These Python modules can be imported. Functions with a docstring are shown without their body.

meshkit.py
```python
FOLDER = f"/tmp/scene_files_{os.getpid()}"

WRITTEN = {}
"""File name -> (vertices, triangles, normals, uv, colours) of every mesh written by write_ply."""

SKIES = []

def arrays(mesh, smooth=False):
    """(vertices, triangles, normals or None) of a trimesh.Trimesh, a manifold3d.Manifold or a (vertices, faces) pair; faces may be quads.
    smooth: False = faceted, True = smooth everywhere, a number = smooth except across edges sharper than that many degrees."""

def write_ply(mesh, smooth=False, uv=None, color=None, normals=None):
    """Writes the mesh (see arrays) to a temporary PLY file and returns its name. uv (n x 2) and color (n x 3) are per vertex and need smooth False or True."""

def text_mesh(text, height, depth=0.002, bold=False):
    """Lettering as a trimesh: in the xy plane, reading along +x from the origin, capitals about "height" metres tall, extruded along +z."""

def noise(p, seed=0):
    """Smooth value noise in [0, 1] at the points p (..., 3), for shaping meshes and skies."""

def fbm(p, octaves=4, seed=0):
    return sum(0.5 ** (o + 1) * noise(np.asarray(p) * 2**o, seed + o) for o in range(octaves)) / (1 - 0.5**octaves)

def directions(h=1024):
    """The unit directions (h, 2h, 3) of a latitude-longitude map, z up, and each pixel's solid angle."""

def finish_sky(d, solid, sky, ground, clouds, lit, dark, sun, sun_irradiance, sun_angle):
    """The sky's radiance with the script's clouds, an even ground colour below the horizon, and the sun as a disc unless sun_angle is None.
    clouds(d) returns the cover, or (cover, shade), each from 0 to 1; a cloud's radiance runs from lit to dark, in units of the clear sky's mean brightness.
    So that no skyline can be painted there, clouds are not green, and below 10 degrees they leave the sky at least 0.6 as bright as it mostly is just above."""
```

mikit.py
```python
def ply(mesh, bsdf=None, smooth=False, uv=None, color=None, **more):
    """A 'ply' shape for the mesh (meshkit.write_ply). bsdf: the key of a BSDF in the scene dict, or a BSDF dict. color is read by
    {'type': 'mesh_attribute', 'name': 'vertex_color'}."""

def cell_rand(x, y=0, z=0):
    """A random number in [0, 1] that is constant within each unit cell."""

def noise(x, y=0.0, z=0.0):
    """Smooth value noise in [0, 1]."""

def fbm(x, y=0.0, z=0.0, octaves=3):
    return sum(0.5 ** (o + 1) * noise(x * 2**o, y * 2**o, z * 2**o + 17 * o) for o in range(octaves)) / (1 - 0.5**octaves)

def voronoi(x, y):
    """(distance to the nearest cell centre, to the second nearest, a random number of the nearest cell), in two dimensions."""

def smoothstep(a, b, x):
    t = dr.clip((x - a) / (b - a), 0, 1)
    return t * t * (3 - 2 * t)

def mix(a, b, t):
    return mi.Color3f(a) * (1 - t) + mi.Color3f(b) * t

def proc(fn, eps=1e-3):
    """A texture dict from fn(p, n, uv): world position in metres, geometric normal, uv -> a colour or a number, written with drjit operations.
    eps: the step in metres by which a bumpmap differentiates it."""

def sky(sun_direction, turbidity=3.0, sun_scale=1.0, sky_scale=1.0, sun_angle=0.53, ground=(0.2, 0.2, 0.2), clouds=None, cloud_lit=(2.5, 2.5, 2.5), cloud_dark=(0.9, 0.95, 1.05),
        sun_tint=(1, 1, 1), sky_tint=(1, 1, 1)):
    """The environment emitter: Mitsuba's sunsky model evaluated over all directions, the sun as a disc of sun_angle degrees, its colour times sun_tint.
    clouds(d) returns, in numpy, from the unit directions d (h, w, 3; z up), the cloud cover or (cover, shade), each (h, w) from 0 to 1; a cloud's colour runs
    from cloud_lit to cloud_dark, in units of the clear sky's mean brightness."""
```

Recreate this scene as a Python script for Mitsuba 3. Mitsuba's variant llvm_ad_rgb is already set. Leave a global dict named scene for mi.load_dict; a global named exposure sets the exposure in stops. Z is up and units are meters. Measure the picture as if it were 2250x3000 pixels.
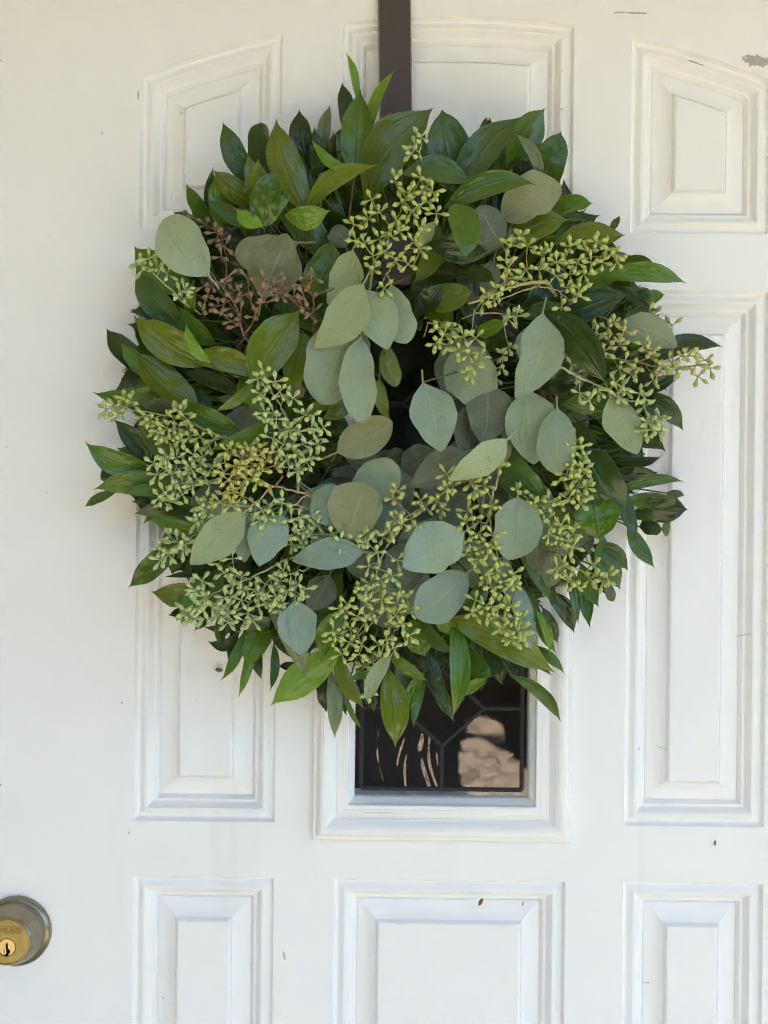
import math, random, numpy as np, trimesh, mitsuba as mi, drjit as dr, mikit
import manifold3d, shapely
from shapely.ops import polygonize, unary_union
from mikit import proc, noise, fbm, voronoi, cell_rand, smoothstep, mix, ply
T = mi.ScalarTransform4f
scene, labels = {'type': 'scene'}, {}

# ---------------------------------------------------------------- camera, sky, exposure
_yaw, _roll = math.radians(.5), math.radians(.6)
_f = np.array([-math.sin(_yaw), math.cos(_yaw), 0.0])
_r = np.array([math.cos(_yaw), math.sin(_yaw), 0.0])
CAM = np.array([.0083, -.95, 1.5])
scene['camera'] = {'type': 'thinlens', 'fov': 40.1, 'fov_axis': 'x', 'near_clip': .02, 'far_clip': 400.0,
                   'aperture_radius': .0022, 'focus_distance': .862,
                   'to_world': T().look_at(origin=CAM.tolist(), target=(CAM + _f).tolist(),
                                           up=(np.array([0, 0, math.cos(_roll)]) - _r * math.sin(_roll)).tolist())}
scene['sky'] = mikit.sky([.34, .05, 1.0], turbidity=3, sky_scale=1.0)
exposure = 3.98

# ---------------------------------------------------------------- helpers
rng = random.Random(11)
nrg = np.random.default_rng(11)

def numbered(name):
    if not any(k == name or k.startswith(name + '__') for k in scene):
        return name
    i = 1
    while any(k == f'{name}_{i:03d}' or k.startswith(f'{name}_{i:03d}__') for k in scene):
        i += 1
    return f'{name}_{i:03d}'

_count = {}
def part(parent, name, shape):
    """One entry of scene under parent__name, numbered when taken."""
    key = f'{parent}__{name}' if parent else name
    n = _count.get(key, 0)
    _count[key] = n + 1
    if n:
        key += f'_{n:03d}'
    scene[key] = shape
    return key

def tag(key, label=None, category=None, group=None, kind=None):
    d = {k: v for k, v in dict(label=label, category=category, group=group, kind=kind).items() if v}
    labels.setdefault(key, {}).update(d)

def box(x0, x1, y0, y1, z0, z1):
    m = trimesh.creation.box((x1 - x0, y1 - y0, z1 - z0))
    m.apply_translation(((x0 + x1) / 2, (y0 + y1) / 2, (z0 + z1) / 2))
    return m

def round_box(x0, x1, y0, y1, z0, z1, r):
    s = [manifold3d.Manifold.sphere(r, 12).translate((x, y, z)) for x in (x0 + r, x1 - r) for y in (y0 + r, y1 - r) for z in (z0 + r, z1 - r)]
    return manifold3d.Manifold.batch_hull(s)

def tube(points, radii, sides=5):
    p = np.asarray(points, float)
    t = np.gradient(p, axis=0)
    t /= np.linalg.norm(t, axis=1, keepdims=True) + 1e-12
    a = np.cross(t, np.where(np.abs(t[:, 2:]) < .9, [0, 0, 1.0], [1.0, 0, 0]))
    a /= np.linalg.norm(a, axis=1, keepdims=True) + 1e-12
    b, an = np.cross(t, a), np.arange(sides) * 2 * np.pi / sides
    v = p[:, None] + np.broadcast_to(radii, (len(p),))[:, None, None] * (np.cos(an)[None, :, None] * a[:, None] + np.sin(an)[None, :, None] * b[:, None])
    i, j = np.meshgrid(np.arange(len(p) - 1), np.arange(sides), indexing='ij')
    k = (j + 1) % sides
    q = np.stack([i * sides + j, i * sides + k, (i + 1) * sides + k, (i + 1) * sides + j], -1).reshape(-1, 4)
    return v.reshape(-1, 3), np.vstack([q[:, [0, 1, 2]], q[:, [0, 2, 3]]])

def smooth_line(pts, n=6):
    p = np.asarray(pts, float)
    if len(p) < 3:
        return np.array([p[0] + (p[-1] - p[0]) * t for t in np.linspace(0, 1, n)])
    q = np.vstack([2 * p[0] - p[1], p, 2 * p[-1] - p[-2]])
    out = []
    for i in range(1, len(q) - 2):
        for t in np.linspace(0, 1, n, endpoint=False):
            a, b, c, d = q[i - 1:i + 3]
            out.append(.5 * (2 * b + (c - a) * t + (2 * a - 5 * b + 4 * c - d) * t * t + (3 * b - 3 * c + d - a) * t ** 3))
    out.append(p[-1])
    return np.array(out)

class MB:
    """Collects vertices, faces and uv into one mesh."""
    def __init__(self):
        self.v, self.f, self.uv, self.n = [], [], [], 0
    def add(self, v, f, uv=None):
        v, f = np.asarray(v, float), np.asarray(f, int)
        self.v.append(v); self.f.append(f + self.n)
        self.uv.append(np.zeros((len(v), 2)) if uv is None else np.asarray(uv, float))
        self.n += len(v)
    def mesh(self):
        return np.vstack(self.v), np.vstack(self.f)
    def ply(self, bsdf, smooth=True, uv=False):
        if uv:
            return ply(self.mesh(), bsdf, smooth=True, uv=np.vstack(self.uv))
        return ply(self.mesh(), bsdf, smooth=smooth)

def lathe(profile, n=64, center=(0, 0, 0)):
    """profile: (radius, distance out of the door); axis along -y."""
    pr = np.asarray(profile, float)
    a = np.arange(n) * 2 * np.pi / n
    v = np.stack([pr[:, 0][:, None] * np.cos(a), -pr[:, 1][:, None] * np.ones(n), pr[:, 0][:, None] * np.sin(a)], -1).reshape(-1, 3) + center
    i, j = np.meshgrid(np.arange(len(pr) - 1), np.arange(n), indexing='ij')
    k = (j + 1) % n
    q = np.stack([i * n + j, i * n + k, (i + 1) * n + k, (i + 1) * n + j], -1).reshape(-1, 4)
    return v, np.vstack([q[:, [0, 1, 2]], q[:, [0, 2, 3]]])

# ---------------------------------------------------------------- materials
def rgb(c):
    return {'type': 'rgb', 'value': list(map(float, c))}

def spot(p, x, z, rx, rz, ang=0.0, rough=.35, seed=0):
    """1 inside a ragged patch on the door at (x, z) metres."""
    c, s = math.cos(ang), math.sin(ang)
    dx, dz = p.x - x, p.z - z
    u, w = (dx * c + dz * s) / rx, (dz * c - dx * s) / rz
    n = noise(p.x * 420 + seed, p.z * 420) * .6 + noise(p.x * 1300, p.z * 260 + seed) * .4
    return smoothstep(1.12, .95, dr.sqrt(u * u + w * w) + rough * (n - .5) * 2)

def door_paint(p, n, uv):
    base = mix((.80, .79, .755), (.77, .765, .735), fbm(p.x * 9, p.z * 7, 3.0))
    smear = smoothstep(.60, .80, fbm(p.x * 34, p.z * 5 + 4, 8.0)) * smoothstep(.45, .75, noise(p.x * 4, p.z * 4, 2.0))
    base = mix(base, (.62, .60, .55), smear * .22)
    rub = smoothstep(.50, .78, noise(p.x * 120 + p.z * 60, p.z * 14, 3.0)) * smoothstep(.52, .74, fbm(p.x * 11, p.z * 9, 31.0))
    base = mix(base, (.66, .66, .65), rub * .07)
    d, _, w = voronoi(p.x * 26, p.z * 26)
    fleck = dr.select((d < .012 + .018 * cell_rand(w * 999)) & (w > .93), 1.0, 0.0)
    base = mix(base, (.30, .27, .24), fleck * .75)
    chip = dr.maximum(spot(p, .331, 1.9095, .0125, .0048, -.1, .45), spot(p, .277, 1.9095, .0075, .0013, -.35, .3, 3))
    chip = dr.maximum(chip, dr.maximum(spot(p, .2085, 1.9525, .0055, .0007, 0, .3, 5), spot(p, .2235, 1.952, .0095, .0008, -.03, .4, 7)))
    chip = dr.maximum(chip, spot(p, -.2262, 1.8745, .0007, .004, 0, .2, 9))
    grey = mix((.36, .35, .33), (.24, .23, .22), noise(p.x * 2200, p.z * 300))
    base = mix(base, grey, chip * .85)
    scr = dr.maximum(spot(p, .327, 1.3915, .006, .0004, .25, .2, 2), spot(p, .254, 1.2885, .004, .0004, -.2, .2, 1))
    scr = dr.maximum(scr, dr.maximum(spot(p, .243, 1.0735, .004, .0005, 0, .4, 4), spot(p, -.086, 1.0985, .001, .004, .2, .3, 6)))
    return mix(base, (.38, .30, .24), scr * .8)

def paint_bump(p, n, uv):
    return fbm(p.x * 160, p.z * 160, p.y * 160) * .00010 + noise(p.x * 45, p.z * 30, p.y * 45) * .00015

def wood_paint(horizontal):
    def fn(p, n, uv):
        a, b = (p.z, p.x) if horizontal else (p.x, p.z)
        g = noise(a * 1100, b * 14, p.y * 700) * .5 + noise(a * 2800, b * 34 + 7, p.y * 1500) * .5
        base = mix((.82, .805, .755), (.76, .75, .70), noise(a * 160, b * 9))
        amount = smoothstep(.54, .78, g) * smoothstep(.30, .62, noise(a * 70, b * 7, 4.0))
        return mix(base, (.42, .42, .43), amount * .5)
    return fn

scene['door_paint'] = {'type': 'bumpmap', 'arbitrary': proc(paint_bump, 4e-4), 'scale': 1.0,
                       'bsdf': {'type': 'twosided', 'bsdf': {'type': 'principled', 'base_color': proc(door_paint), 'roughness': .42, 'specular': .45}}}
for nm, hz in (('rail_paint', True), ('stile_paint', False)):
    scene[nm] = {'type': 'twosided', 'bsdf': {'type': 'principled', 'base_color': proc(wood_paint(hz)), 'roughness': .4, 'specular': .45}}
scene['lead'] = {'type': 'twosided', 'bsdf': {'type': 'principled', 'base_color': rgb((.030, .029, .028)), 'roughness': .75, 'specular': .2}}
scene['glass'] = {'type': 'thindielectric', 'int_ior': 1.52}

def bronze(p, n, uv):
    return mix((.050, .035, .029), (.072, .051, .042), fbm(p.x * 60, p.z * 14))
scene['highlight_bronze'] = {'type': 'twosided', 'bsdf': {'type': 'principled', 'base_color': rgb((.20, .165, .15)), 'roughness': .32, 'metallic': .5}}  # paler metal for the strap edges, their bright highlight put into the colour
scene['bronze_paint'] = {'type': 'twosided', 'bsdf': {'type': 'principled', 'base_color': proc(bronze), 'roughness': .38, 'specular': .5, 'metallic': .15}}

def antique(p, n, uv):
    g = fbm(p.x * 90, p.y * 300, p.z * 90)
    return mix((.23, .20, .15), (.335, .295, .215), g)
scene['antique_brass'] = {'type': 'twosided', 'bsdf': {'type': 'principled', 'base_color': proc(antique), 'roughness': .33, 'metallic': 1.0}}
def face_brass(p, n, uv):
    g = noise(p.x * 2600, p.z * 110) * .55 + fbm(p.x * 260, p.z * 260) * .45
    return mix((.23, .185, .072), (.33, .272, .118), g)
scene['face_brass'] = {'type': 'twosided', 'bsdf': {'type': 'principled', 'base_color': proc(face_brass), 'roughness': .36, 'metallic': 1.0}}
scene['plug_brass'] = {'type': 'twosided', 'bsdf': {'type': 'principled', 'base_color': rgb((.48, .37, .17)), 'roughness': .3, 'metallic': 1.0}}
scene['recess_shade_brass'] = {'type': 'twosided', 'bsdf': {'type': 'principled', 'base_color': rgb((.20, .145, .04)), 'roughness': .45, 'metallic': 1.0}}  # darker brass paints the shade of engraving onto raised letters
scene['worn_steel'] = {'type': 'twosided', 'bsdf': {'type': 'principled', 'base_color': rgb((.62, .6, .56)), 'roughness': .3, 'metallic': 1.0}}
scene['black_gap'] = {'type': 'twosided', 'bsdf': {'type': 'diffuse', 'reflectance': rgb((.012, .011, .01))}}

LEAF_COL = [(.058, .122, .006), (.086, .178, .008), (.092, .138, .007), (.021, .046, .005), (.052, .105, .020), (.110, .138, .060)]   # g b y k s u; shade is mixed into k, bluish sheen into s
LEAF_KEY = 'gbyksu'
EUC_COL = [(.265, .340, .225), (.255, .345, .275), (.215, .235, .128), (.330, .400, .215), (.155, .182, .125), (.180, .250, .065)]   # G B O L D Y
EUC_KEY = 'GBOLDY'
BUD_COL = [(.355, .425, .120), (.360, .450, .170), (.42, .43, .11), (.215, .165, .085), (.37, .42, .13), (.37, .43, .125)]                  # y g w p p2 p3
BUD_KEY = ['y', 'g', 'w', 'p', 'p2', 'p3']
TWIG_COL = [(.33, .30, .11), (.38, .37, .20), (.46, .28, .13), (.26, .11, .08), (.30, .20, .13), (.36, .30, .16), (.10, .11, .035)]

def choose(cols, m):
    c = mi.Color3f(cols[0])
    for i in range(1, len(cols)):
        c = dr.select(m > i - .5, mi.Color3f(cols[i]), c)
    return c

def leaf_colour(p, n, uv):
    k, m = dr.floor(uv.x), dr.floor(uv.y)
    u, v = uv.x - k, uv.y - m
    x = dr.abs(u - .5) * 2
    r = cell_rand(k, 3)
    c = choose(LEAF_COL, m) * (.68 + .62 * r)
    patch = smoothstep(.38, .72, fbm(u * 2.2 + k * 5.3, v * 3.1, k))
    c = mix(c, c * mi.Color3f(1.45, 1.12, .9), patch * .7 * cell_rand(k, 9))
    veins = noise(u * 24, v * 1.6, k) - .5
    c = c * (1 + .20 * veins) * (1 + .16 * (noise(u * 60, v * 34, k) - .5))
    rib = smoothstep(.05, .0, x) * (1 - v) * .7
    c = mix(c, c * 1.5 + mi.Color3f(.02, .03, .01), rib)
    c = mix(c, mi.Color3f(.22, .28, .08), smoothstep(.90, .97, x) * .55)
    d, _, w = voronoi(u * 9 + k * 3.7, v * 20)
    c = mix(c, mi.Color3f(.30, .33, .20), dr.select((d < .07) & (w > .90), .5, 0.0))
    return mix(c, mi.Color3f(.13, .085, .03), smoothstep(.965, 1.0, v) * .7)

def leaf_bump(p, n, uv):
    k = dr.floor(uv.x)
    u, v = uv.x - k, uv.y - dr.floor(uv.y)
    return (noise(u * 22, v * 1.5, k) * .00022 + noise(u * 7, v * 9, k) * .0007 - smoothstep(.09, 0., dr.abs(u - .5) * 2) * .0005)

def euc_colour(p, n, uv):
    k, m = dr.floor(uv.x), dr.floor(uv.y)
    u, v = uv.x - k, uv.y - m
    xs = (u - .5) * 2
    x = dr.abs(xs)
    r = cell_rand(k, 3)
    c = choose(EUC_COL, m) * (.80 + .38 * r)
    c = mix(c, c * mi.Color3f(1.08, .98, .78), smoothstep(.40, .70, fbm(u * 2 + k * 3.1, v * 2.4, k)) * .7)
    c = c * (1 + .12 * (fbm(u * 34, v * 40, k) - .5))
    q = v * 11 - x * 2.2 + .5 * noise(u * 3, v * 3, k)
    side = smoothstep(.08, .0, dr.abs(q - dr.floor(q) - .5)) * smoothstep(.95, .3, x)
    c = mix(c, c * mi.Color3f(.80, .83, .78), side * .6)
    bloom = smoothstep(.48, .72, fbm(u * 5 + k, v * 7, k * 2.3))
    c = mix(c, mi.Color3f(.34, .41, .36), bloom * .15)
    c = mix(c, c * .6 + mi.Color3f(.17, .17, .09), smoothstep(.05, .018, x) * smoothstep(1.0, .55, v) * .9)
    c = mix(c, mi.Color3f(.26, .17, .12), smoothstep(.93, .985, x) * (.25 + .6 * r))
    d, _, w = voronoi(u * 8 + k * 3.7, v * 9)
    c = mix(c, mi.Color3f(.13, .10, .06), dr.select((d < .035 + .09 * cell_rand(w * 777)) & (w > .86), .6, 0.0))
    sc = smoothstep(.74, .80, noise(u * 26 + v * 9, v * 5 + k, k * 1.7)) * smoothstep(.55, .7, noise(u * 3, v * 4, k + 2))
    return mix(c, c * .55, sc * .5)

def euc_bump(p, n, uv):
    k = dr.floor(uv.x)
    u, v = uv.x - k, uv.y - dr.floor(uv.y)
    return noise(u * 5, v * 6, k) * .0011 + noise(u * 30, v * 30, k) * .00008 - smoothstep(.06, 0., dr.abs(u - .5) * 2) * .0004

def bud_colour(p, n, uv):
    k, m = dr.floor(uv.x), dr.floor(uv.y)
    v = uv.y - m
    c = choose(BUD_COL, m) * (.82 + .36 * cell_rand(k, 5))
    c = mix(choose(TWIG_COL, m), c, smoothstep(.10, .34, v))
    c = c * (1 + .22 * (noise(p.x * 900, p.y * 900, p.z * 900) - .5))
    tip = choose([(.44, .44, .13), (.43, .47, .16), (.46, .44, .13), (.19, .078, .07), (.40, .25, .14), (.39, .24, .10)], m)
    return mix(c, tip, smoothstep(.70, .92, v) * .8)

def twig_colour(p, n, uv):
    m = dr.floor(uv.y)
    return choose(TWIG_COL, m) * (.75 + .5 * fbm(p.x * 220, p.y * 220, p.z * 220))

def foliage(colour, bump, rough, trans):
    return {'type': 'bumpmap', 'arbitrary': proc(bump, 4e-4), 'scale': 1.0,
            'bsdf': {'type': 'principledthin', 'base_color': proc(colour), 'roughness': rough, 'diff_trans': trans, 'eta': 1.5, 'spec_trans': 0.0}}
scene['glossy_leaf'] = {'type': 'bumpmap', 'arbitrary': proc(leaf_bump, 4e-4), 'scale': 1.0,
                        'bsdf': {'type': 'twosided', 'bsdf': {'type': 'principled', 'base_color': proc(leaf_colour), 'roughness': .25, 'specular': .40}}}
scene['waxy_leaf'] = foliage(euc_colour, euc_bump, .58, .3)
scene['bud_skin'] = {'type': 'principled', 'base_color': proc(bud_colour), 'roughness': .5, 'specular': .4}
scene['twig_bark'] = {'type': 'principled', 'base_color': proc(twig_colour), 'roughness': .6}
def vine(p, n, uv):
    return mix((.055, .038, .024), (.14, .10, .065), fbm(p.x * 120, p.y * 120, p.z * 120))
scene['vine_bark'] = {'type': 'principled', 'base_color': proc(vine), 'roughness': .8}

def concrete(p, n, uv):
    return mix((.385, .372, .285), (.48, .465, .365), fbm(p.x * 3, p.y * 3)) * (.9 + .2 * noise(p.x * 90, p.y * 90))
scene['concrete'] = {'type': 'diffuse', 'reflectance': proc(concrete)}
def stone(p, n, uv):
    return mix((.30, .24, .185), (.62, .51, .40), smoothstep(.28, .66, noise(p.x * 26, p.y * 11, 2.0) * .6 + noise(p.x * 70, p.y * 40) * .4))
scene['sandstone'] = {'type': 'diffuse', 'reflectance': proc(stone)}
def soil(p, n, uv):  # near-black colour stands in for shade lying over the garden
    return mix((.007, .006, .005), (.019, .015, .011), fbm(p.x * 5, p.y * 5))
scene['soil'] = {'type': 'diffuse', 'reflectance': proc(soil)}
scene['cream_paint'] = {'type': 'twosided', 'bsdf': {'type': 'diffuse', 'reflectance': rgb((.82, .785, .625))}}
scene['wall_paint'] = {'type': 'twosided', 'bsdf': {'type': 'diffuse', 'reflectance': rgb((.50, .46, .36))}}
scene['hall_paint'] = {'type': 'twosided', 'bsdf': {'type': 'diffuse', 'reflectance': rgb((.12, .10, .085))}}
def hedge_col(p, n, uv):
    return mix((.007, .012, .005), (.017, .026, .009), noise(p.x * 9, p.y * 9, p.z * 9))
scene['hedge_leaf'] = {'type': 'twosided', 'bsdf': {'type': 'diffuse', 'reflectance': proc(hedge_col)}}
def husk_col(p, n, uv):
    return mix((.30, .19, .09), (.12, .07, .035), noise(p.x * 700, p.y * 700, p.z * 700))
scene['husk_skin'] = {'type': 'twosided', 'bsdf': {'type': 'diffuse', 'reflectance': proc(husk_col)}}

# ---------------------------------------------------------------- the place round the door (seen only as light and reflection)
DX0, DX1, DZ1 = -.397, .517, 2.032
m = box(-40, 40, -60, 40, -.3, -.15)
part(None, 'ground', ply(m, 'soil')); tag('ground', 'bare soil of the front garden, shade put into its dark colour', kind='structure')
part(None, 'porch_floor', ply(box(-2.4, 2.6, -3.85, -.05, -.15, -.012), 'concrete')); tag('porch_floor', 'pale tan concrete floor of the porch', kind='structure')
ceil = box(-2.0, 2.2, -1.35, -.0505, 2.32, 2.5)
part(None, 'porch_ceiling', ply(ceil, 'cream_paint')); tag('porch_ceiling', 'cream ceiling of the porch above the door', kind='structure')
W = manifold3d.Manifold.cube((7, .2, 4.2)).translate((-3.4, -.05, -.15)) - manifold3d.Manifold.cube((DX1 - DX0 + .012, 1, DZ1 + .156)).translate((DX0 - .006, -.5, -.15))
W = W + manifold3d.Manifold.cube((.2, 1.3, 2.46)).translate((-1.1, -1.35, -.1495))
part(None, 'house_wall', ply(W, 'wall_paint')); tag('house_wall', 'tan wall of the house round the white door', 'wall')
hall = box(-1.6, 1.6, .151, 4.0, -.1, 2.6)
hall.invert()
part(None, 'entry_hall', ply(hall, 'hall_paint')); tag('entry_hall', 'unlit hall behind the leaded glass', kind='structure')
for pts, lab in (([(.42, -4.1), (.43, -4.8), (.45, -5.9), (.50, -6.35), (.64, -6.5), (.80, -6.0), (.90, -5.2), (.98, -4.2), (.70, -3.9)], 'large sunlit tan stepping stone mirrored in the lower right glass'),
                 ([(.56, -6.75), (.60, -7.2), (.76, -7.3), (.86, -6.95), (.82, -6.6), (.66, -6.62)], 'small far stepping stone mirrored above the large tan one')):
    st = trimesh.creation.extrude_polygon(shapely.Polygon([(x + rng.uniform(-.015, .015), y + rng.uniform(-.05, .05)) for x, y in np.array(shapely.Polygon(pts).segmentize(.12).exterior.coords)[:-1]]).buffer(-.012).buffer(.012), .06)
    st.apply_translation((0, 0, -.155))
    tag(part(None, 'stepping_stone', ply(st, 'sandstone')), lab, 'stepping stone', 'tan stepping stones in the front garden')
hv = []
hx, hz, hy = nrg.uniform(-7, 3.1, 22000), nrg.uniform(-.1, 3.5, 22000), nrg.uniform(0, .9, 22000)
hb = MB()
base = box(-7, 3.0, -9.6, -8.75, -.15, 3.3)
hb.add(base.vertices, base.faces)
c = np.stack([hx, -8.85 + hy - .35 + .5 * (np.sin(hx * 2.1) * np.sin(hz * 2.7)) * .5, hz], -1)
a = nrg.normal(size=c.shape); a /= np.linalg.norm(a, axis=1, keepdims=True)
b = np.cross(a, nrg.normal(size=c.shape)); b /= np.linalg.norm(b, axis=1, keepdims=True)
v = np.stack([c - a * .05, c + b * .028, c + a * .05, c - b * .028], 1).reshape(-1, 3)
i = np.arange(len(c))[:, None] * 4
hb.add(v, np.vstack([i + [0, 1, 2], i + [0, 2, 3]]))
part(None, 'hedge', hb.ply('hedge_leaf', smooth=False)); tag('hedge', 'dark clipped hedge at the far side of the front garden', kind='stuff')

# ---------------------------------------------------------------- front door
D = 'front_door'
tag(D, 'white painted front door with moulded panels and a leaded glass window', 'door')
PCX, PZ1, PR = .060, 1.948, .748                      # the three top panels share one arch
SIDE_L, SIDE_R, MID = (-.224, -.096), (.219, .345), (-.042, .167)
def arch_top(x):
    return PZ1 - PR + math.sqrt(PR ** 2 - (x - PCX) ** 2)
def panel_outline(x0, x1, z0, z1=None, seg=24):
    """Counter-clockwise sides, each a list of points; the top is an arc where z1 is None."""
    if z1 is None:
        top = [(x, arch_top(x)) for x in np.linspace(x1, x0, seg + 1)]
    else:
        top = [(x1, z1), (x0, z1)]
    return [[(x0, z0), (x1, z0)], [(x1, z0), top[0]], top, [top[-1], (x0, z0)]]
PANELS = [(*SIDE_L, 1.7535, None), (*MID, 1.7535, None), (*SIDE_R, 1.7535, None), (*SIDE_L, 1.2185, 1.7025), (*SIDE_R, 1.2195, 1.7025),
          (*SIDE_L, .24, 1.168), (*MID, .24, 1.1685), (*SIDE_R, .24, 1.169)]
WX0, WX1, WZ0, WZ1 = -.0615, .1705, 1.205, 1.7165
# distance in from the edge and height over the door face, in mm
PROFILE = [(0, 0), (.5, -.35), (1.4, -1.6), (2.2, -2.5), (2.9, -2.75), (4.2, -2.75), (5.2, -2.5), (7.2, -1.7), (9.4, -1.1), (11.2, -1.15), (12.6, -1.7), (14.2, -2.9), (15.6, -3.8), (16.6, -4.15),
           (18.4, -4.2), (18.9, -4.5), (20.4, -6.3), (21.0, -7.0), (21.8, -6.4), (22.6, -6.25), (26, -5.95), (30, -5.5), (34, -4.7), (37, -3.8), (38.3, -3.35), (38.8, -3.7), (39.3, -3.2), (40.6, -1.5), (41.2, -1.3), (42.2, -1.25)]

def offset_ring(sides, d):
    """The outline moved inwards by d, as the same sides with mitred corners."""
    if len(sides[2]) > 2:                             # an arched top stays one arc round the same centre
        (xa, za), (xb, _) = sides[0]
        xa, xb, za = xa + d, xb - d, za + d
        top = [(x, PZ1 - PR + math.sqrt((PR - d) ** 2 - (x - PCX) ** 2)) for x in np.linspace(xb, xa, len(sides[2]))]
        return [[(xa, za), (xb, za)], [(xb, za), top[0]], top, [top[-1], (xa, za)]]
    pts = [q for s in sides for q in s[:-1]]
    n = len(pts)
    p = np.array(pts)
    e = np.roll(p, -1, 0) - p
    e /= np.linalg.norm(e, axis=1, keepdims=True)
    nr = np.stack([-e[:, 1], e[:, 0]], 1)
    pv = np.roll(nr, 1, 0)
    q = p + d * (nr + pv) / (1 + (nr * pv).sum(1))[:, None]
    out, i = [], 0
    for s in sides:
        k = len(s) - 1
        out.append([q[(i + j) % n] for j in range(k + 1)])
        i += k
    return out

def moulding(sides, profile, fill=True, scale=1.0):
    mb = MB()
    rings = [(offset_ring(sides, d / 1000 * scale), h / 1000 * 1.85) for d, h in profile]
    for si in range(len(sides)):
        rows = [np.array([(q[0], -h, q[1]) for q in ring[si]]) for ring, h in rings]
        k = len(rows[0])
        v = np.vstack(rows)
        i, j = np.meshgrid(np.arange(len(rows) - 1), np.arange(k - 1), indexing='ij')
        q = np.stack([i * k + j, i * k + j + 1, (i + 1) * k + j + 1, (i + 1) * k + j], -1).reshape(-1, 4)
        mb.add(v, np.vstack([q[:, [0, 1, 2]], q[:, [0, 2, 3]]]))
    if fill:
        ring, h = rings[-1]
        pts = np.array([q for s in ring for q in s[:-1]])
        c = pts.mean(0)
        v = np.vstack([[(x, -h, z) for x, z in pts], [(c[0], -h, c[1])]])
        n = len(pts)
        mb.add(v, [[i, (i + 1) % n, n] for i in range(n)])
    return mb

holes = [manifold3d.CrossSection([[q for s in panel_outline(*p) for q in s[:-1]]]) for p in PANELS]
IW = .034                                             # the window's cut-out lies under its frame
holes.append(manifold3d.CrossSection([[(WX0 + IW, WZ0 + IW), (WX1 - IW, WZ0 + IW), (WX1 - IW, WZ1 - IW), (WX0 + IW, WZ1 - IW)]]))
cs = manifold3d.CrossSection([[(DX0, .012), (DX1, .012), (DX1, DZ1), (DX0, DZ1)]])
for h in holes:
    cs = cs - h
slab = cs.extrude(.044).rotate((90, 0, 0)).translate((0, .044, 0))
part(D, 'slab', ply(slab, 'door_paint'))
for p in PANELS:
    part(D, 'moulded_panel', moulding(panel_outline(*p), PROFILE).ply('door_paint', smooth=28))

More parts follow.
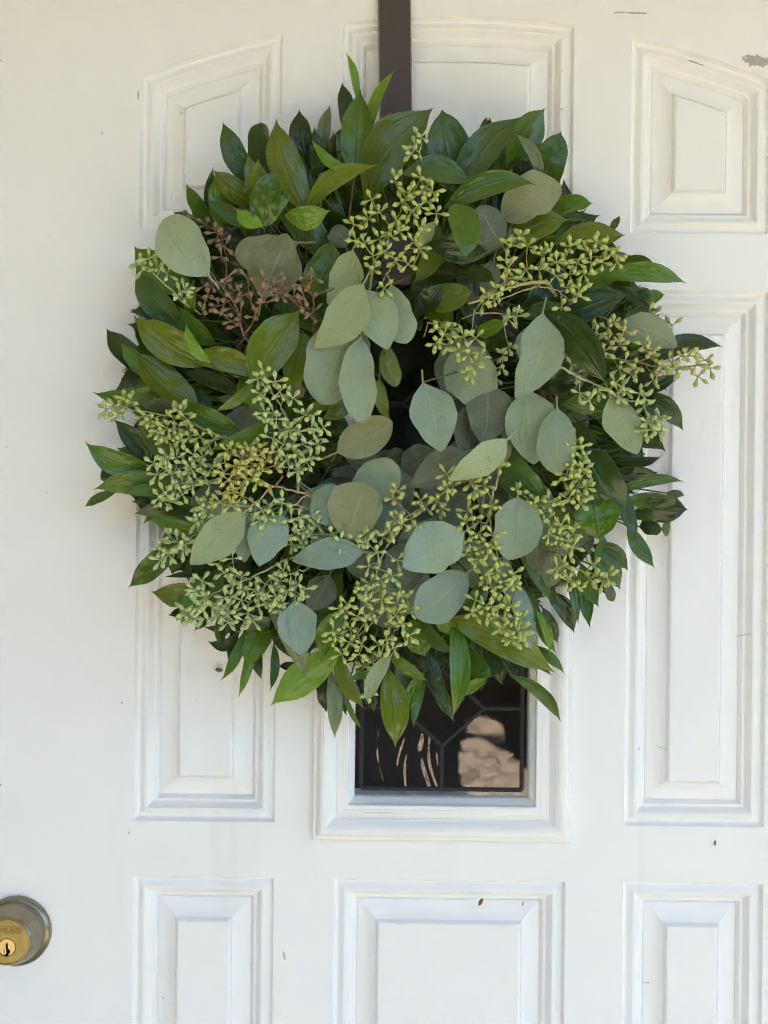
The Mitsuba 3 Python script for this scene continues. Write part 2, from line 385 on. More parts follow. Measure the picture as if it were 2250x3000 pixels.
# window: mitred rails and stiles, lead cames and panes
FRAME = [(0, -.3), (0, 5.6), (.5, 6.6), (1.4, 7.1), (3.4, 7.2), (4.0, 7.7), (5.2, 9.2), (7.2, 10.4), (9.6, 10.7), (12.2, 10.2), (14.8, 9.0), (17, 7.3), (18.6, 6.2), (20.2, 5.6), (21.4, 5.5), (21.8, 5.8),
         (22.4, 5.9), (31.0, 5.9), (31.6, 5.5), (32.2, 4.2), (32.6, 2.2), (36.6, -2.6), (37.2, -4.0), (37.4, -9.0)]
fsides = panel_outline(WX0, WX1, WZ0, WZ1)
for si, nm in enumerate(('rail', 'stile', 'rail', 'stile')):
    rings = [(offset_ring(fsides, d / 1000), h / 1000) for d, h in FRAME]
    v = np.vstack([[(q[0], -h, q[1]) for q in ring[si]] for ring, h in rings])
    i = np.arange(len(FRAME) - 1) * 2
    f = np.vstack([np.stack([i, i + 1, i + 3], 1), np.stack([i, i + 3, i + 2], 1)])
    part(D + '__window', nm, ply((v, f), nm + '_paint', smooth=28))
GX0, GX1, GZ0, GZ1 = WX0 + .0372, WX1 - .0372, WZ0 + .0372, WZ1 - .0372
GX, GZ, GY = (GX0 + GX1) / 2, (GZ0 + GZ1) / 2, .0075
bx0, bx1, bz0, bz1 = GX0 + .0058, GX1 - .0058, GZ0 + .0065, GZ1 - .0065
dz_ = [(GX, 1.288), (GX + .038, 1.3225), (GX, 1.357), (GX - .038, 1.3225)]
uz_ = [(x, 2 * GZ - z) for x, z in dz_]
lines = [[(bx0, bz0), (bx1, bz0)], [(bx1, bz0), (bx1, bz1)], [(bx1, bz1), (bx0, bz1)], [(bx0, bz1), (bx0, bz0)]]
for dd in (dz_, uz_):
    lines += [[dd[k], dd[(k + 1) % 4]] for k in range(4)] + [[dd[1], (bx1, dd[1][1])], [dd[3], (bx0, dd[3][1])]]
lines += [[(GX, bz0), dz_[0]], [(GX, bz1), uz_[0]], [dz_[2], (GX, GZ - .05)], [(GX, GZ + .05), uz_[2]]]
mid = [(GX, GZ - .05), (GX + .03, GZ), (GX, GZ + .05), (GX - .03, GZ)]
lines += [[mid[k], mid[(k + 1) % 4]] for k in range(4)] + [[mid[1], (bx1, GZ)], [mid[3], (bx0, GZ)]]
for (x0, z0), (x1, z1) in lines:
    L_ = math.hypot(x1 - x0, z1 - z0)
    bar = trimesh.creation.extrude_polygon(shapely.Polygon([(-.0019, -.0012), (.0019, -.0012), (.0019, .0004), (.0010, .0013), (-.0010, .0013), (-.0019, .0004)]), L_)
    th = math.atan2(x1 - x0, z1 - z0)
    bar.apply_transform(trimesh.transformations.rotation_matrix(math.pi, (0, 0, 1)))
    bar.apply_transform(trimesh.transformations.rotation_matrix(th, (0, 1, 0)))
    bar.apply_translation((x0, GY - .0002 - .0003 * rng.random(), z0))
    part(D + '__window', 'came', ply(bar, 'lead'))
outer = [[(GX0, GZ0), (GX1, GZ0)], [(GX1, GZ0), (GX1, GZ1)], [(GX1, GZ1), (GX0, GZ1)], [(GX0, GZ1), (GX0, GZ0)]]
cells = list(polygonize(unary_union([shapely.LineString(l) for l in lines + outer])))
for pc in sorted(cells, key=lambda g: (g.centroid.y, g.centroid.x)):
    cx_, cz_ = pc.centroid.x, pc.centroid.y
    if pc.area > 4e-4 and cz_ < 1.40 and cx_ < GX and abs(cx_ - GX) > .004:   # rippled cathedral glass
        x0, z0, x1, z1 = pc.bounds
        nx, nz = int((x1 - x0) / .0006) + 2, int((z1 - z0) / .0012) + 2
        gx, gz = np.meshgrid(np.linspace(x0, x1, nx), np.linspace(z0, z1, nz))
        y = GY + .00007 * np.sin(gx * 520 + 2.2 * np.sin(gz * 90)) * np.sin(gz * 135 + 3 * np.sin(gx * 140)) + .00006 * np.sin(gx * 300 + gz * 40)
        v = np.stack([gx, y, gz], -1).reshape(-1, 3)
        i, j = np.meshgrid(np.arange(nz - 1), np.arange(nx - 1), indexing='ij')
        q = np.stack([i * nx + j, i * nx + j + 1, (i + 1) * nx + j + 1, (i + 1) * nx + j], -1).reshape(-1, 4)
        cen = v[q].mean(1)
        q = q[shapely.contains_xy(pc.buffer(.0012), cen[:, 0], cen[:, 2])]
        part(D + '__window', 'pane', ply((v, q), 'glass', smooth=True))
    else:
        xy, tri = trimesh.creation.triangulate_polygon(pc)
        xy = np.asarray(xy)
        part(D + '__window', 'pane', ply((np.stack([xy[:, 0], np.full(len(xy), GY), xy[:, 1]], 1), tri), 'glass'))

# deadbolt
LX, LZ = -.328, 1.118
DB = D + '__deadbolt'
def at_lock(vf):
    return np.asarray(vf[0]) + [LX, 0, LZ], vf[1]
part(DB, 'rose', ply(at_lock(lathe([(31.2e-3, -.0005), (31.4e-3, .001), (31.4e-3, .003), (31e-3, .0046), (29.8e-3, .0062), (28.6e-3, .0068), (27.9e-3, .0064), (27.4e-3, .0066), (26.9e-3, .0082), (26.4e-3, .0092)], 96)), 'antique_brass', smooth=35))
part(DB, 'collar', ply(at_lock(lathe([(26.0e-3, .006), (26.5e-3, .0094), (26.6e-3, .0105), (26.2e-3, .0118), (25.2e-3, .0150), (23.9e-3, .0190), (22.5e-3, .0226), (21.6e-3, .0246), (21.0e-3, .0256), (20.4e-3, .0260)], 96)), 'antique_brass', smooth=35))
part(DB, 'face_ring', ply(at_lock(lathe([(20.6e-3, .0245), (20.6e-3, .0262), (20.2e-3, .0270), (19.5e-3, .0271), (19.1e-3, .0266), (19.0e-3, .0262)], 96)), 'face_brass', smooth=35))
PZ_ = -.0050                                          # the key plug sits below the middle
fc = manifold3d.CrossSection.circle(.0193, 96) - manifold3d.CrossSection.circle(.0080, 64).translate((0, PZ_))
face = fc.extrude(.004).rotate((90, 0, 0)).translate((LX, -.0223, LZ))
part(DB, 'face', ply(face, 'face_brass', smooth=30))
gap = manifold3d.CrossSection.circle(.0082, 48).extrude(.002).rotate((90, 0, 0)).translate((LX, -.0205, LZ + PZ_))
part(DB, 'plug_gap', ply(gap, 'black_gap', smooth=30))
slot = (manifold3d.CrossSection.square((.0019, .0066), True).translate((0, .0004)) + manifold3d.CrossSection.circle(.0029, 32).translate((0, -.0036))
        + manifold3d.CrossSection.square((.0036, .0032), True).translate((-.0003, -.0064)))
plug = (manifold3d.CrossSection.circle(.0073, 64) - slot).extrude(.0036).rotate((90, 0, 0)).translate((LX, -.0225, LZ + PZ_))
part(DB, 'key_plug', ply(plug, 'plug_brass', smooth=30))
ward = manifold3d.CrossSection.square((.0011, .0044), True).translate((-.0016, -.0042)).extrude(.0024).rotate((90, 0, 0)).translate((LX, -.0225, LZ + PZ_))
part(DB, 'ward', ply(ward, 'worn_steel'))
tx = mikit.meshkit.text_mesh('SCHLAGE', .0038, .0004, bold=True)
w_ = tx.bounds[1][0] - tx.bounds[0][0]
tx.apply_translation((-(tx.bounds[0][0] + w_ / 2), 0, 0))
tx.apply_scale((.0248 / w_, 1, 1))
tx.apply_transform(trimesh.transformations.rotation_matrix(math.pi / 2, (1, 0, 0)))
tx.apply_translation((LX, -.0262, LZ + .0086))
bord = manifold3d.CrossSection([[(-.0140, -.0011), (.0132, -.0011), (.0142, .0054), (-.0130, .0054)]])
bord = (bord - bord.offset(-.0004, manifold3d.JoinType.Miter)).extrude(.0003).rotate((90, 0, 0)).translate((LX, -.0262, LZ + .0086))
part(DB, 'lettering', ply(tx, 'recess_shade_brass')); part(DB, 'lettering_border', ply(bord, 'recess_shade_brass'))

# ---------------------------------------------------------------- strap hanger over the door top
HG = 'wreath_hanger'
tag(HG, 'dark brown flat metal strap hooked over the door above the wreath', 'wreath hanger')
sx0, sx1 = -.0090, .0193
side = [(.050, 1.985), (.050, DZ1 + .004), (.0475, DZ1 + .0055), (-.0015, DZ1 + .0055), (-.0045, DZ1 + .003), (-.0055, 1.99), (-.0060, 1.72), (-.0080, 1.706), (-.0200, 1.695), (-.0320, 1.699), (-.0400, 1.712), (-.0420, 1.735)]
path = shapely.LineString(side).buffer(.0011, cap_style=2, join_style=1, quad_segs=4)
band = trimesh.creation.extrude_polygon(path, sx1 - sx0)
# extruded in (y, z, x); turn to world
vv = band.vertices.copy()
band.vertices = np.stack([vv[:, 2] + sx0, vv[:, 0], vv[:, 1]], 1)
lean = np.eye(4); lean[0, 2] = -.0235; lean[0, 3] = .0235 * 1.93
band.apply_transform(lean)
part(HG, 'strap', ply(band, 'bronze_paint', smooth=40))
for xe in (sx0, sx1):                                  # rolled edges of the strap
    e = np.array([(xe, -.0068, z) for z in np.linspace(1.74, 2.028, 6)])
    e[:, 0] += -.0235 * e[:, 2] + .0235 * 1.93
    part(HG, 'rolled_edge', ply(tube(e, .0007, 8), 'highlight_bronze', smooth=True))

# ---------------------------------------------------------------- wreath
# millimetres from the wreath's middle: x, z and height over the door
LEAVES = '''\
-128 195 39 -147 242 46 21 s 5 13
-112 187 49 -113 235 60 29 k 0 -44 r
-74 162 74 -99 234 75 31 y 8 26
-76 213 32 -85 259 29 21 k 4 -10
-116 162 73 -123 203 76 16 y -4 -3
-112 161 78 -114 194 90 18 y -3 -1
-107 145 87 -99 184 95 25 g 3 17
-100 144 90 -84 169 81 11 b 10 20
-146 147 59 -154 191 59 23 b -5 12
-158 158 41 -156 200 50 16 s 4 53
-122 170 56 -153 194 64 21 y 8 13
-160 157 49 -178 182 61 18 g 5 43
-113 147 69 -158 168 71 14 g 6 -7
-110 140 94 -130 153 87 14 b 8 9
-85 148 93 -52 151 98 20 b -15 29
-140 158 41 -137 183 47 8 k -2 1
-172 151 31 -194 168 29 13 g -0 -2
-130 137 64 -145 146 70 12 k 5 -6
-181 100 38 -230 135 30 30 g 6 4
-180 64 71 -220 109 65 25 s 4 -18
-69 95 64 -51 135 58 30 g -8 12
-170 70 69 -164 97 85 10 b 3 -3
-152 49 72 -179 78 72 22 b 10 -32
-150 29 100 -167 56 107 10 b 12 -5
-99 189 59 -99 203 55 4 b 3 8
-34 266 41 -42 303 43 7 b -4 -3
-44 244 27 -49 284 26 16 k -6 21
-34 198 62 -32 265 58 27 g -2 -11
-21 230 53 -1 288 43 12 b 8 -24
-21 231 42 12 261 30 11 y 8 -60
-63 226 19 -57 267 17 12 u 5 2
-28 191 80 -68 216 85 12 b 22 25
-68 203 32 -68 237 39 16 k -1 22
-17 179 59 36 247 57 39 y 10 5
51 183 69 36 240 78 38 s 2 2
57 177 82 103 236 78 29 s 5 -9
99 206 52 127 253 50 34 g 3 37
126 187 58 141 227 64 28 g 5 -0
120 188 71 99 221 80 10 u -10 -16
75 232 32 80 254 27 7 k -1 2
83 236 27 83 251 33 6 k 5 -17
65 217 31 71 234 36 9 k -4 0
55 177 90 3 181 93 23 s -12 7
-67 155 81 -12 189 89 24 y 12 -32
50 158 91 115 177 93 21 g 8 -4
51 150 103 57 109 113 26 g 4 -15
34 128 81 78 125 81 21 k -10 26
100 132 71 146 155 65 31 y 10 -9
33 146 61 16 97 60 19 y 12 -10
31 86 69 66 88 79 28 y -6 -19
27 77 76 40 93 83 19 k 3 -3
56 105 69 83 97 84 22 k -1 -36
87 200 37 102 225 50 18 s 2 -23
88 195 44 109 215 50 16 s 8 -3
104 191 51 117 209 55 15 k 4 -6
139 165 42 170 172 46 22 g 10 -30
139 131 71 191 138 79 16 y 12 -23
160 133 59 194 139 68 12 y 5 13
139 158 49 166 160 40 8 g 10 11
190 155 31 196 166 34 7 k 2 17
190 122 53 198 129 50 11 s 1 1
186 105 63 247 101 61 17 g 8 6
189 114 53 229 114 44 14 y 14 21
164 102 51 198 120 53 18 g -4 5
216 88 40 236 98 34 12 g 10 1
204 93 42 224 100 38 12 k -1 -0
137 65 84 192 87 93 26 k 3 -4
184 103 53 222 78 52 10 k 1 4
129 62 104 171 8 108 30 k 4 34
111 76 49 144 86 54 14 g -1 -9
225 37 41 289 52 32 19 k 13 -20
202 14 37 247 27 50 14 k -8 -14
215 6 40 252 -23 37 18 k 12 1
206 -0 53 238 -12 52 10 k 5 -1
178 -7 81 138 -3 78 20 g -6 -27
161 26 61 122 11 59 30 k -1 -29
73 57 69 93 67 73 15 b -2 41
74 58 52 102 55 61 10 k 1 -10
-179 60 62 -224 77 61 11 k -0 22
-159 31 83 -216 64 85 29 y 6 -2
-194 68 50 -221 79 49 11 k -4 -9
-209 24 49 -250 64 40 23 k 6 32
-167 -4 82 -213 39 81 29 y 7 30
-207 19 62 -233 47 57 15 g -3 -13
-196 12 68 -252 2 71 16 g 12 -17
-186 -0 39 -226 3 42 12 u 10 -14
-115 17 86 -174 27 83 20 y -13 1
-118 21 71 -152 42 72 15 g 6 -16
-145 33 62 -191 60 66 17 k 6 -18
-111 19 92 -76 72 86 36 y 2 4
-117 21 72 -119 46 85 16 y -2 18
-117 9 95 -143 -15 102 9 y 10 -15
-124 16 71 -105 -14 80 21 g -1 -15
-77 51 62 -89 9 63 28 y 4 -16
-131 -26 85 -177 -3 84 22 g 6 -10
-104 -23 95 -148 -45 104 16 g 10 34
-115 -45 72 -111 -26 71 12 k 2 8
-133 6 63 -179 23 65 17 k -6 -41
-157 -5 51 -174 11 47 11 k 0 14
-110 -17 59 -151 3 56 19 u -6 21
-211 -54 52 -237 -17 58 18 k -6 7
-192 -51 64 -216 -13 70 22 s -6 -27
-212 -55 63 -255 -40 81 21 g 12 -2
-213 -58 49 -251 -70 44 15 s 10 -6
-195 -73 60 -249 -77 75 19 y -6 -2
-195 -82 67 -223 -81 79 10 g -10 -10
-243 -81 40 -267 -93 38 9 g -4 14
-238 -58 43 -253 -69 38 13 k -5 22
-107 -19 74 -101 -48 77 18 k -4 -2
-71 -42 72 -78 -71 71 20 k -4 -39
-53 -39 71 -51 -60 85 23 k 1 -5
-51 1 53 -78 -12 53 11 y 2 5
-39 5 51 -59 -18 60 18 y 6 -25
-189 -99 31 -226 -99 31 12 u -10 -9
-166 -110 42 -211 -95 46 15 g 6 -10
-184 -114 31 -202 -108 35 11 k -3 -1
-190 -126 53 -224 -161 55 20 g 6 -5
-167 -160 50 -207 -166 42 21 y 10 -7
-162 -156 58 -179 -190 62 18 g 5 3
-149 -146 41 -196 -152 47 8 k -0 39
-171 -136 49 -175 -157 41 8 k -5 27
-143 -147 63 -155 -179 57 16 g 2 38
-179 -181 29 -193 -186 37 9 k 5 17
-134 -200 41 -160 -208 34 11 k 25 20
-127 -193 31 -164 -195 32 8 k 8 -11
-127 -203 53 -142 -240 58 10 g 5 15
-118 -207 55 -127 -252 66 10 b 3 -34
-106 -199 61 -120 -225 67 21 g -8 15
-100 -213 50 -101 -248 56 8 g 6 -7
-101 -171 79 -70 -236 74 18 u 7 5
-49 -216 64 -99 -257 74 34 b -6 -32
-40 -180 74 -56 -219 75 21 g -10 4
-51 -237 48 -48 -289 53 14 u 5 -19
-105 -188 53 -129 -203 43 14 u -4 9
-143 -192 51 -141 -210 59 5 k -1 8
-77 -228 53 -96 -227 46 8 k -2 12
-42 -218 63 -20 -259 65 22 y -5 42
-6 -228 77 -37 -233 90 7 g -6 9
0 -234 70 6 -290 75 24 y 2 9
-36 -255 50 -23 -281 46 5 g -6 -3
-44 -239 49 -37 -270 43 10 k 2 1
28 -233 63 14 -269 56 11 g -8 4
30 -242 51 20 -277 61 8 g -6 -11
3 -213 82 32 -233 81 11 g -5 12
19 -188 70 29 -215 68 26 g 2 2
28 -185 74 53 -211 84 14 g -6 28
52 -191 82 54 -262 96 17 g 6 7
33 -234 59 55 -271 63 12 k 5 0
62 -214 66 84 -230 81 20 g -5 -18
80 -235 63 62 -251 56 10 g -6 -2
58 -186 90 133 -227 96 28 y 8 6
78 -177 99 96 -211 92 16 g 5 -2
124 -179 72 135 -212 66 8 b 5 -1
107 -234 73 144 -269 66 12 g 12 19
121 -210 53 149 -228 61 10 s 8 10
111 -200 62 137 -231 66 9 g -4 20
34 -215 62 45 -252 56 15 k -4 -41
8 -226 48 14 -261 44 12 u 1 -11
3 -235 40 5 -262 40 15 k -5 -17
62 -183 81 33 -180 91 13 b 15 -8
193 -45 38 235 -44 36 12 k -10 -34
191 -59 52 230 -58 42 18 k -8 11
196 -74 62 249 -64 56 10 g 8 5
206 -82 47 242 -78 37 16 g -6 -35
217 -86 43 258 -87 35 25 k -6 17
242 -75 31 259 -76 20 7 k 1 10
163 -47 86 194 -89 81 37 k -10 5
167 -86 84 171 -115 84 36 b -1 15
194 -74 73 204 -116 81 20 k -6 -38
205 -108 50 224 -139 56 15 s -5 -14
211 -93 41 226 -98 47 13 s 1 -26
220 -105 29 238 -106 25 18 k 2 -39
239 -107 25 247 -106 16 14 s 3 11
176 -123 52 203 -141 54 17 s 10 5
173 -130 52 198 -159 41 19 s 6 2
185 -153 43 195 -171 32 11 u -5 -24
96 -52 83 128 -83 94 30 s -8 25
141 -88 61 156 -103 62 18 y -3 -8
109 -129 72 133 -169 65 19 s 8 -31
111 -157 60 134 -189 56 15 s -10 -18
136 -165 50 159 -197 43 16 k 10 -5
135 -161 55 150 -187 52 11 s 4 -20
153 -143 52 157 -188 60 11 g 3 -20
165 -146 49 167 -191 60 13 g -1 5
163 -141 61 173 -172 75 16 g -6 -7
158 -103 61 170 -128 55 15 k 3 -5
180 -115 53 173 -135 52 14 s 5 -39
134 -155 55 142 -174 53 8 s -1 4
79 -153 73 55 -179 77 15 g 5 -20
127 -178 63 141 -212 62 10 b -10 25
59 -222 37 65 -257 48 14 k -3 15
40 -232 37 47 -267 42 12 g -1 -21
74 -215 43 81 -250 33 17 k -0 25
87 -212 42 96 -242 47 17 k 4 18
104 -217 29 115 -244 38 15 k -2 -24
-19 -237 43 -13 -268 40 14 k -1 -24
-58 -237 32 -56 -271 27 14 k 1 -2
-118 -209 31 -113 -243 29 11 k -2 4
-137 -200 30 -138 -230 40 11 k 2 17
-160 -181 29 -171 -200 31 13 k 2 -40
-145 -185 36 -150 -210 37 13 g 3 -10
135 -180 32 149 -208 21 13 k -2 -21
176 -141 29 190 -165 36 13 k -1 -4
-73 -40 62 -35 -57 70 26 k 4 -16
-81 -47 49 -55 -73 54 22 k -4 39
-57 10 38 -84 12 45 18 k 2 -11
-77 -22 42 -55 -32 41 17 k 1 11
-67 -10 50 -34 -31 48 21 k 5 -9
-60 -23 41 -42 -53 33 20 g -5 -23'''
EUC = '''\
-149 95 102 -186 138 108 38 G 4 -14
-79 127 84 -131 117 90 29 O 10 -12
-108 80 90 -86 131 96 43 O -1 -4
-34 122 83 -53 76 86 25 L 8 -12
-24 87 115 -60 34 121 31 L 10 -12
-32 67 104 -61 -7 104 46 G 3 -14
-25 85 104 -5 35 111 32 G 4 -6
-2 91 93 13 43 99 28 G -8 6
-26 46 109 -24 -24 115 27 G -5 -4
-6 44 89 3 8 95 15 Y -6 4
-11 17 81 -3 -20 89 11 Y -6 1
-45 -46 94 0 -21 100 29 O -3 -7
24 9 116 39 -46 119 35 B 2 -10
67 55 58 52 1 66 46 D 3 7
119 66 110 97 -2 117 34 G 12 -9
78 13 80 76 -38 88 36 D 2 4
109 7 95 117 -54 95 40 G -3 3
132 -9 105 130 -62 112 30 G 1 -1
175 1 101 195 -46 114 30 L 3 -15
92 -35 112 45 -68 125 22 L 5 3
97 -37 94 81 -56 97 13 O -4 2
62 -43 81 16 -72 91 29 D -0 7
36 -41 62 10 -61 63 26 D 0 4
14 -43 51 -4 -57 59 21 D 1 -21
0 -83 84 -22 -54 91 41 G 4 1
-35 -117 109 -20 -71 110 41 O 2 -7
-71 -77 79 -37 -107 87 39 G 2 1
-64 -78 92 -35 -103 101 32 B -2 3
-31 -58 62 -50 -63 71 10 D -2 -10
33 -111 84 5 -119 87 23 B 0 1
58 -109 119 11 -140 119 39 B -4 12
62 -142 102 22 -179 112 35 B -0 -14
-21 -126 109 -78 -133 118 24 B -4 12
-87 -97 96 -108 -138 102 31 B -5 6
-117 -95 109 -159 -138 114 29 L -0 1
-114 -103 83 -121 -136 94 20 B -4 -8
-76 -165 109 -68 -208 119 30 B -4 3
-51 -147 71 -67 -177 73 25 D 2 -11
-48 -114 81 -66 -119 93 14 B -1 9
-20 -124 81 -27 -149 83 24 D 1 14
21 -120 90 1 -154 102 33 D -1 2
101 -81 109 96 -131 120 36 G 4 1
65 -79 80 39 -106 87 28 D -4 -17
132 -117 68 133 -155 75 18 O 5 -6
123 -112 67 121 -142 75 18 O -0 3
95 -130 73 103 -168 77 12 B -4 7
105 -152 90 115 -203 103 15 B -4 4
1 -210 99 -18 -246 99 12 L -8 10
90 -59 63 75 -94 65 28 D 1 -18
185 64 79 232 44 93 26 G 4 5
89 150 72 138 179 75 35 O 6 1
89 124 88 69 155 97 30 D 3 6
94 137 58 50 115 70 21 D -10 8
84 119 63 79 86 69 16 D -4 -5
73 88 61 37 78 68 13 D -10 5
-177 -64 52 -196 -84 58 21 D 5 -1
-142 -74 63 -170 -89 67 15 D 2 10
-126 -94 54 -166 -93 60 7 B 2 -8
-63 181 38 -55 199 42 17 D 1 5
-41 131 53 -51 149 56 18 D 0 -1
-73 -85 61 -90 -89 69 12 D -2 1
23 126 72 33 147 78 12 L 4 -4
-80 17 58 -84 -0 65 15 O 4 -18
-82 168 48 -92 183 52 10 B -3 -12'''
